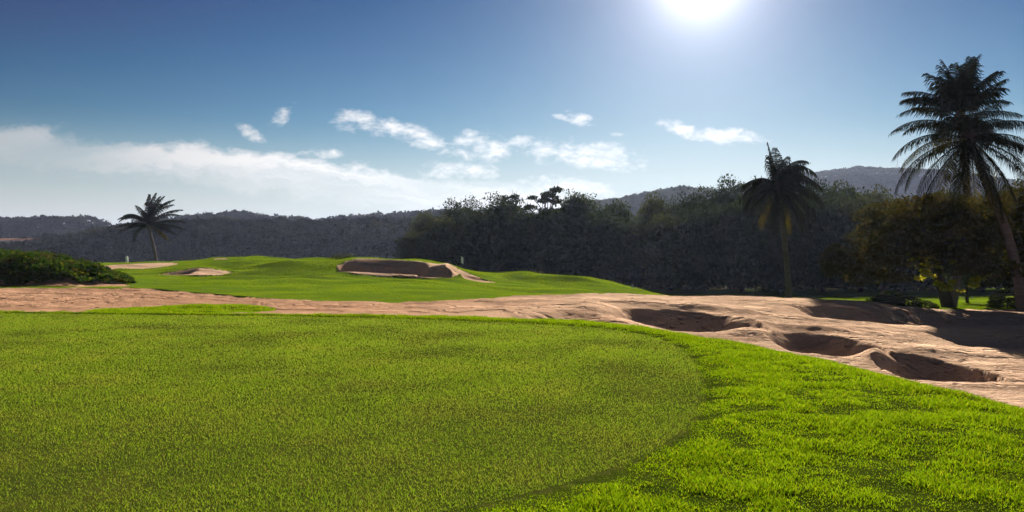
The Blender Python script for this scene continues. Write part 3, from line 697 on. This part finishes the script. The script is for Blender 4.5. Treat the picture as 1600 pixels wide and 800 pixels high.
rng0 = np.random.default_rng(77)
lob = []
for a, b, rw, rh in [(1345, 425, 32, 20), (1335, 402, 26, 22), (1360, 378, 30, 22), (1378, 352, 32, 22), (1400, 330, 34, 20), (1432, 322, 36, 18), (1465, 325, 34, 20), (1400, 400, 38, 24), (1420, 370, 40, 26),
                     (1450, 350, 40, 26), (1455, 395, 36, 26), (1490, 345, 36, 24), (1500, 380, 34, 28), (1525, 360, 30, 26), (1535, 400, 28, 24), (1510, 418, 30, 16), (1385, 432, 26, 12), (1480, 415, 36, 16), (1540, 335, 24, 20)]:
    for o in (-1.6, 1.2): lob.append((a + rng0.normal() * 5, b + rng0.normal() * 4, o + rng0.normal() * .6, rw, 1.6, rh))
broad_tree('broad_leaf_tree', 1483, 43, -1.32, lob, [([(1485, 489, 0), (1474, 455, 0), (1462, 420, 0), (1455, 380, 0)], .34, .16), ([(1470, 440, 0), (1440, 410, .3), (1405, 375, .3), (1385, 350, .4)], .14, .04),
           ([(1466, 425, 0), (1490, 390, -.2), (1515, 360, -.2)], .15, .05), ([(1381, 458, .6), (1404, 436, .5), (1428, 412, .3), (1452, 395, 0)], .045, .07)],
           34000, .19, L_brown, 'wide dark brownish tree with a thick short trunk at the edge of the sand', 21,
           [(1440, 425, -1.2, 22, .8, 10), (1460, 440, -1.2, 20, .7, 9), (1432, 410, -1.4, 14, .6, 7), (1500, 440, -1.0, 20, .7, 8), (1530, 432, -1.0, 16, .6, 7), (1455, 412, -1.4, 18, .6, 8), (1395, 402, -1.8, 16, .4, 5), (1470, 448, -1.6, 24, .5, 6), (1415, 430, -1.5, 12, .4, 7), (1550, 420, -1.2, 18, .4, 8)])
lob = [(1575 + rng0.normal() * 22, b, rng0.normal() * 1.2, 30, 1.6, 22) for b in np.linspace(312, 440, 16)] + [(1640 + rng0.normal() * 30, b, rng0.normal() * 1.2, 34, 1.8, 24) for b in np.linspace(300, 440, 16)]
broad_tree('broad_leaf_tree', 1635, 49, -1.4, lob, [([(1635, 484, 0), (1632, 440, 0), (1625, 390, 0)], .3, .15)], 22000, .21, L_brown, 'dark tree with reddish leaves cut off by the right edge of the picture', 22)
lob = [(1500 + rng0.normal() * 30, b, rng0.normal() * 1.2, 34, 1.8, 20) for b in np.linspace(318, 430, 20)]
broad_tree('broad_leaf_tree', 1512, 56, -1.7, lob, [([(1512, 480, 0), (1510, 440, 0), (1505, 390, 0)], .12, .06)], 20000, .2, L_olive, 'greener tree filling the gap between the wide brownish tree and the leaning palm', 23)
lob = [(a, b, rng0.normal() * .4, 18, .8, 9) for a, b in [(1366, 474), (1384, 468), (1402, 466), (1418, 472), (1392, 477), (1432, 478)]]
broad_tree('low_bush', 1392, 40.6, -.95, lob, [([(1392, 486, 0), (1391, 478, 0), (1390, 470, 0)], .05, .03)], 7000, .10, L_forest, 'low dark bush on the sand ridge left of the thick trunk', 24, cat='bush')
lob = [(a, b, rng0.normal() * .3, 10, .5, 7) for a, b in [(1566, 468), (1578, 472), (1586, 466), (1560, 476)]]
broad_tree('low_bush', 1574, 41.5, -1.12, lob, [([(1574, 484, 0), (1574, 478, 0), (1574, 472, 0)], .04, .02)], 2600, .10, L_olive, 'small scrubby bush beside the foot of the leaning palm', 25, cat='bush')

# ------------------------------------------------------------------ creeping green plants on the left dune
def dune():
    n = 60000; rng = np.random.default_rng(31); y = rng.uniform(42.6, 56, n); px = rng.uniform(-420, 215, n); x = at(px, y)
    edge = 43.4 + fbm(x * .5, y * 0, 71, 3) * 1.6 + sst(px, 120, 210) * 1.0
    c = fbm(x * .8, y * .8, 72, 4); k = (y > edge) & (px < 208 - (y - 46) * 3) & (c > -.42); x, y, c, px = x[k], y[k], c[k], px[k]; n = len(x)
    th = np.clip(.32 + c * .7, .05, .7) * np.clip((210 - px) / 60, .3, 1)
    z = zground(x, y) + rng.random(n)**.6 * th
    P = np.stack([x, y, z], 1); V, Q = leaf_quads(P, rng.uniform(.10, .22, n), None, rng, .85, .5)
    tag(mesh_np('creeping_plants', V, [Q], L_dune), 'dense dark green creeping plants covering the dune at the left edge', 'plants', kind='stuff')
dune()

# small seedling tufts on the sand edge and mound top
def weed(px, D, n, w, h, label, mat=L_olive, ls=.09, group=None):
    rng = np.random.default_rng(int(px * 3 + D)); x = at(px, D); z = float(zground(np.array([x]), np.array([float(D)]))[0])
    P = np.stack([rng.normal(size=n) * w * .4, rng.normal(size=n) * w * .4, np.abs(rng.normal(size=n)) * h * .5 + .02], 1)
    V, Q = leaf_quads(P, ls, None, rng); o = mesh_np('weeds', V, [Q], mat, loc=(x, D, z)); tag(o, label, 'plants', group, 'stuff')
weed(530, 68.5, 160, .9, .35, 'dark weed tuft on the crest of the mound left of the long bunker', ls=.16)
weed(545, 69.2, 120, .8, .25, 'lower dark weed tuft just right of the other on the mound crest', ls=.16)
weed(22, 42.6, 150, .6, .3, 'small green tuft on bare sand under the dune plants', L_dune, .12)

# ------------------------------------------------------------------ far woods and hills
def wooded(name, prof, D, depth, n, ls, label, mat, base=-4.0, bumpw=9.0, bumph=2.0, seed=1, kind='stuff', dpx=None):
    """a wooded slope: ridge at distance D whose skyline follows (bearing, row) points, clad in leaf clumps"""
    rng = np.random.default_rng(seed); ps = [p for p, _ in prof]; zs = [CAMZ + (H - q) * D / F for _, q in prof]
    u = rng.uniform(ps[0], ps[-1], n); v = rng.random(n)**.75                     # v 1 = ridge
    top = pchip(ps, zs, u); yy_ = D - depth * (1 - v); x = at(u, D) * (.55 + .45 * yy_ / D) if False else at(u, D)
    z = base + (top - base) * np.sin(v * math.pi / 2)**.9
    cell = fbm(x / bumpw, yy_ / bumpw, seed, 3)
    fine = fbm(x / bumpw * 3.1, yy_ / bumpw * 3.1, seed + 5, 3)
    z = z + (cell * .9 + fine * 1.1) * bumph * np.clip(v * 1.4, 0, 1) + rng.random(n)**2 * ls * 1.0
    P = np.stack([x, yy_, z], 1); V, Q = leaf_quads(P, rng.uniform(.6, 1.5, n) * ls, None, rng, .8, .2)
    o = mesh_np(name, V, [Q], mat); tag(o, label, 'woods', kind=kind); return o

def hillmesh(name, prof, D, depth, base=-6.0, mat=None, drop=3.0, seed=1):
    ps = [p for p, _ in prof]; zs = [CAMZ + (H - q) * D / F - drop for _, q in prof]
    U = np.linspace(ps[0], ps[-1], 260); Vv = np.linspace(0, 2, 60); vv, uu = np.meshgrid(Vv, U, indexing='ij')
    top = pchip(ps, zs, uu.ravel()).reshape(uu.shape)
    yy_ = D - depth * (1 - vv); x = at(uu, D)
    z = base + (top - base) * np.sin(np.clip(vv, 0, 2) * math.pi / 2)**.9 + fbm(x / (depth * .25), yy_ / (depth * .25), seed, 4) * drop * .4 * np.sin(vv * math.pi / 2)
    idx = np.arange(uu.size).reshape(uu.shape); Q = np.stack([idx[:-1, :-1], idx[:-1, 1:], idx[1:, 1:], idx[1:, :-1]], -1).reshape(-1, 4)
    o = mesh_np(name, np.stack([x, yy_, z], -1).reshape(-1, 3), [Q], mat, smooth=True); tag(o, kind='structure'); return o

M_hill = groundmat('hill_scrub', (.035, .05, .025), (.05, .06, .03), (.07, .065, .045), .01, .05, 1., 3.)
M_hill2 = groundmat('hill_slope', (.050, .066, .060), (.065, .080, .070), (.075, .085, .070), .01, .05, .6, 2.)  # paler, bluer slope to match the haze-tinted leaves above it
P_near = [(-500, 384), (0, 384), (60, 380), (110, 372), (170, 366), (215, 358), (290, 352), (370, 348), (430, 350), (520, 352), (600, 350), (660, 348), (760, 350), (900, 352)]
P_far = [(-500, 350), (0, 346), (30, 343), (60, 348), (90, 349), (115, 342), (150, 345), (172, 352), (195, 360), (240, 352), (290, 344), (340, 339), (372, 336), (410, 340), (440, 344), (500, 347), (560, 343), (620, 340), (680, 334), (740, 338), (860, 345)]
hillmesh('wooded_rise', P_near, 360, 70, mat=M_hill, drop=3.0)
hillmesh('wooded_hillside', P_far, 600, 130, mat=M_hill, drop=3.5)
wooded('near_far_woods', P_near, 360, 70, 110000, 1.0, 'dark mass of trees behind the mounds on the left, nearer layer', L_far, bumpw=9, bumph=2.6, seed=41)
wooded('distant_woods', P_far, 600, 130, 130000, 1.5, 'hazy bluish tree-covered rise forming the skyline on the left', L_far, bumpw=14, bumph=3.6, seed=42)
P_h1 = [(700, 352), (860, 335), (905, 322), (940, 317), (985, 311), (1010, 304), (1060, 299), (1100, 301), (1140, 300), (1200, 300), (1300, 310), (1500, 330)]
P_h2 = [(1000, 330), (1100, 305), (1160, 290), (1210, 281), (1260, 274), (1300, 269), (1330, 266), (1372, 268), (1400, 269), (1440, 272), (1480, 277), (1520, 284), (1560, 290), (1620, 296), (1800, 310), (2100, 340)]
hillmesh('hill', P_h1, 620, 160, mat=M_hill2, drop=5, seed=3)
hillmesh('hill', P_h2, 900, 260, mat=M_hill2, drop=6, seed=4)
wooded('hill_woods', P_h1, 620, 160, 110000, 1.6, 'blue-grey wooded ridge seen above the wood, the nearer and lower one', L_hillhaze, bumpw=16, bumph=2.6, seed=43)
wooded('hill_woods', P_h2, 900, 260, 230000, 1.5, 'pale blue wooded hill on the skyline at the right, the farther and higher one', L_hillhaze, bumpw=24, bumph=2.2, seed=44)

# ------------------------------------------------------------------ small far buildings, mast, markers
M_wall = solid('plaster', (.55, .50, .45), (.65, .60, .55), 1, .9, .1); M_roof = solid('clay_roof', (.30, .14, .10), (.38, .19, .13), 2, .9, .3)
M_grey = solid('concrete', (.18, .18, .19), (.25, .25, .26), .5, .9, .1); M_dark = solid('dark_opening', (.02, .02, .025), (.04, .04, .045), 1, .3, 0)
M_metal = solid('galvanised_metal', (.35, .35, .36), (.45, .45, .46), 3, .5, .1); M_white = solid('white_paint', (.78, .78, .76), (.85, .85, .83), 6, .5, .1)
M_post = solid('dark_wood', (.03, .025, .02), (.06, .05, .04), 6, .8, .3); M_red = solid('red_paint', (.35, .04, .03), (.42, .06, .05), 3, .6, .1)

def on_hill(px, row):
    """distance at which the far hill's slope is met on this bearing at this height"""
    top = CAMZ + (H - float(pchip([p for p, _ in P_h2], [q for _, q in P_h2], np.array([float(px)]))[0])) * 900 / F - 6
    for D in range(650, 900):
        if -6 + (top + 6) * math.sin((D - 640) / 260 * math.pi / 2)**.9 >= CAMZ + (H - row) * D / F: return D
    return 890
def house(px, py_top, D, w, h, dep, label, nwin, wallm, roofm, gable=True, storeys=1):
    x = at(px, D); ztop = CAMZ + (H - py_top) * D / F; t = empty('house', (x, D, ztop - h)); tag(t, label, 'house')
    b = MB(); b.box((0, 0, h * .35 - 2), (w, dep, h * .7 + 4)); b.build('wall', wallm, t)
    r = MB()
    if gable:
        V = [(-w * .55, -dep * .58, h * .7), (w * .55, -dep * .58, h * .7), (w * .55, dep * .58, h * .7), (-w * .55, dep * .58, h * .7), (-w * .45, 0, h), (w * .45, 0, h)]
        r.add(V, [[0, 1, 5, 4], [2, 3, 4, 5], [0, 3, 2, 1]], [[0, 4, 3], [1, 2, 5]])
    else: r.box((0, 0, h * .76), (w * 1.08, dep * 1.1, h * .11))
    r.build('roof', roofm, t)
    for s in range(storeys):
        for i in range(nwin):
            f = MB(); f.box((-w / 2 + w * (i + .5) / nwin, -dep / 2 - .06, h * (.7 * (s + .55) / storeys)), (w / nwin * .5, .14, h * .32 / storeys)); f.build('window', M_dark, t)
house(28, 372, 340, 18, 3.6, 8, 'long low pale building with reddish roof among the far trees at the left edge', 5, M_wall, M_roof)
house(1432, 297, on_hill(1432, 306), 16.5, 5.6, 10, 'small flat-roofed grey building on the hill left of the palms', 4, M_grey, M_grey, False, 2)
house(1552, 291, on_hill(1552, 303), 37, 7.4, 14, 'larger grey building on the hill behind the leaning palm', 7, M_grey, M_grey, False, 3)
house(1462, 304, on_hill(1462, 309), 13, 3.2, 7, 'low pale-roofed house on the hill below the small grey building', 3, M_grey, M_metal)

def mast(px, py0, py1, D, label):
    x = at(px, D); z1 = CAMZ + (H - py0) * D / F; z0 = CAMZ + (H - py1) * D / F - 6; hgt = z1 - z0
    t = empty('radio_mast', (x, D, z0)); tag(t, label, 'mast'); a = [(-.55, -.3), (.55, -.3), (0, .6)]
    m = MB()
    for p in a: m.tube([(p[0], p[1], 0), (p[0] * .7, p[1] * .7, hgt * .9)], [.09, .07], 5)
    m.build('lattice_leg', M_metal, t); b = MB(); k = 16
    for i in range(k):
        f0 = 1 - .3 * i / k; f1 = 1 - .3 * (i + 1) / k
        for j in range(3):
            p, q = a[j], a[(j + 1) % 3]; b.tube([(p[0] * f0, p[1] * f0, hgt * .9 * i / k), (q[0] * f1, q[1] * f1, hgt * .9 * (i + 1) / k)], [.045, .045], 4)
    b.build('bracing', M_metal, t); c = MB(); c.tube([(0, 0, hgt * .88), (0, 0, hgt)], [.12, .06], 5); c.build('aerial', M_metal, t)
mast(1402, 236, 270, 890, 'thin lattice radio mast on top of the distant hill left of the tall palms')

def gz(px, D): return float(zground(np.array([at(px, D)]), np.array([float(D)]))[0])
def flagstick(px, D, label, top=400):
    zg = gz(px, D); ht = max(1.8, CAMZ + (H - top) * D / F - zg); t = empty('flagstick', (at(px, D), D, zg)); tag(t, label, 'golf flag')
    p = MB(); p.tube([(0, 0, -.1), (0, 0, ht)], [.018, .014], 6); p.build('pole', M_post, t)
    n = 7; V = []; 
    for i in range(n):
        s = i / (n - 1)
        for zt in (0, 1): V.append((.03 + s * .26, .05 * math.sin(s * 5), ht - .03 - (1 - zt) * .75 - s * .18))
    V = np.array(V); V2 = V + (0, .012, 0); Q = [[2 * i, 2 * i + 2, 2 * i + 3, 2 * i + 1] for i in range(n - 1)]
    fb = MB(); fb.add(V, Q); fb.add(V2, Q); fb.build('flag', M_white, t)
flagstick(720, 92, 'thin golf flag with drooping white cloth in front of the dark wood')
def markerpost(px, D, h, w, mat, label, top=None):
    zg = gz(px, D); 
    if top: h = max(h, CAMZ + (H - top) * D / F - zg)
    m = MB(); m.tube([(0, 0, -.15), (0, 0, .0), (0, 0, h * .8), (0, 0, h * .92), (0, 0, h)], [w * .5, w * .5, w * .42, w * .34, w * .12], 10)
    o = m.build('marker_post', mat, loc=(at(px, D), D, zg), smooth=True); tag(o, label, 'post')
markerpost(198, 98, .8, .36, M_white, 'stubby white marker post left of the lone far palm', 402)
markerpost(143, 96, .5, .24, M_post, 'short dark post just beyond the end of the green dune', 408)
markerpost(161, 97, .4, .22, M_post, 'short dark post midway between the dune end and the white post', 409)
markerpost(176, 97, .3, .26, M_post, 'lowest dark stub nearest the white marker post', 410)
markerpost(988, 76, .4, .2, M_metal, 'tiny grey post at the foot of the wood right of the green slope', 447)

# ------------------------------------------------------------------ haze
def haze():
    m, t, o = material('haze'); v = t.nodes.new('ShaderNodeVolumePrincipled')
    v.inputs['Color'].default_value = (.50, .62, 1.0, 1); v.inputs['Density'].default_value = .00012; v.inputs['Anisotropy'].default_value = .3
    t.links.new(v.outputs[0], o.inputs['Volume'])
    b = MB(); x0, x1, y0, y1, z0, z1 = -3600, 3600, -60, 3900, -9, 121
    b.box(((x0 + x1) / 2, (y0 + y1) / 2, (z0 + z1) / 2), (x1 - x0, y1 - y0, z1 - z0)); h = b.build('haze', m); tag(h, kind='stuff')
haze()
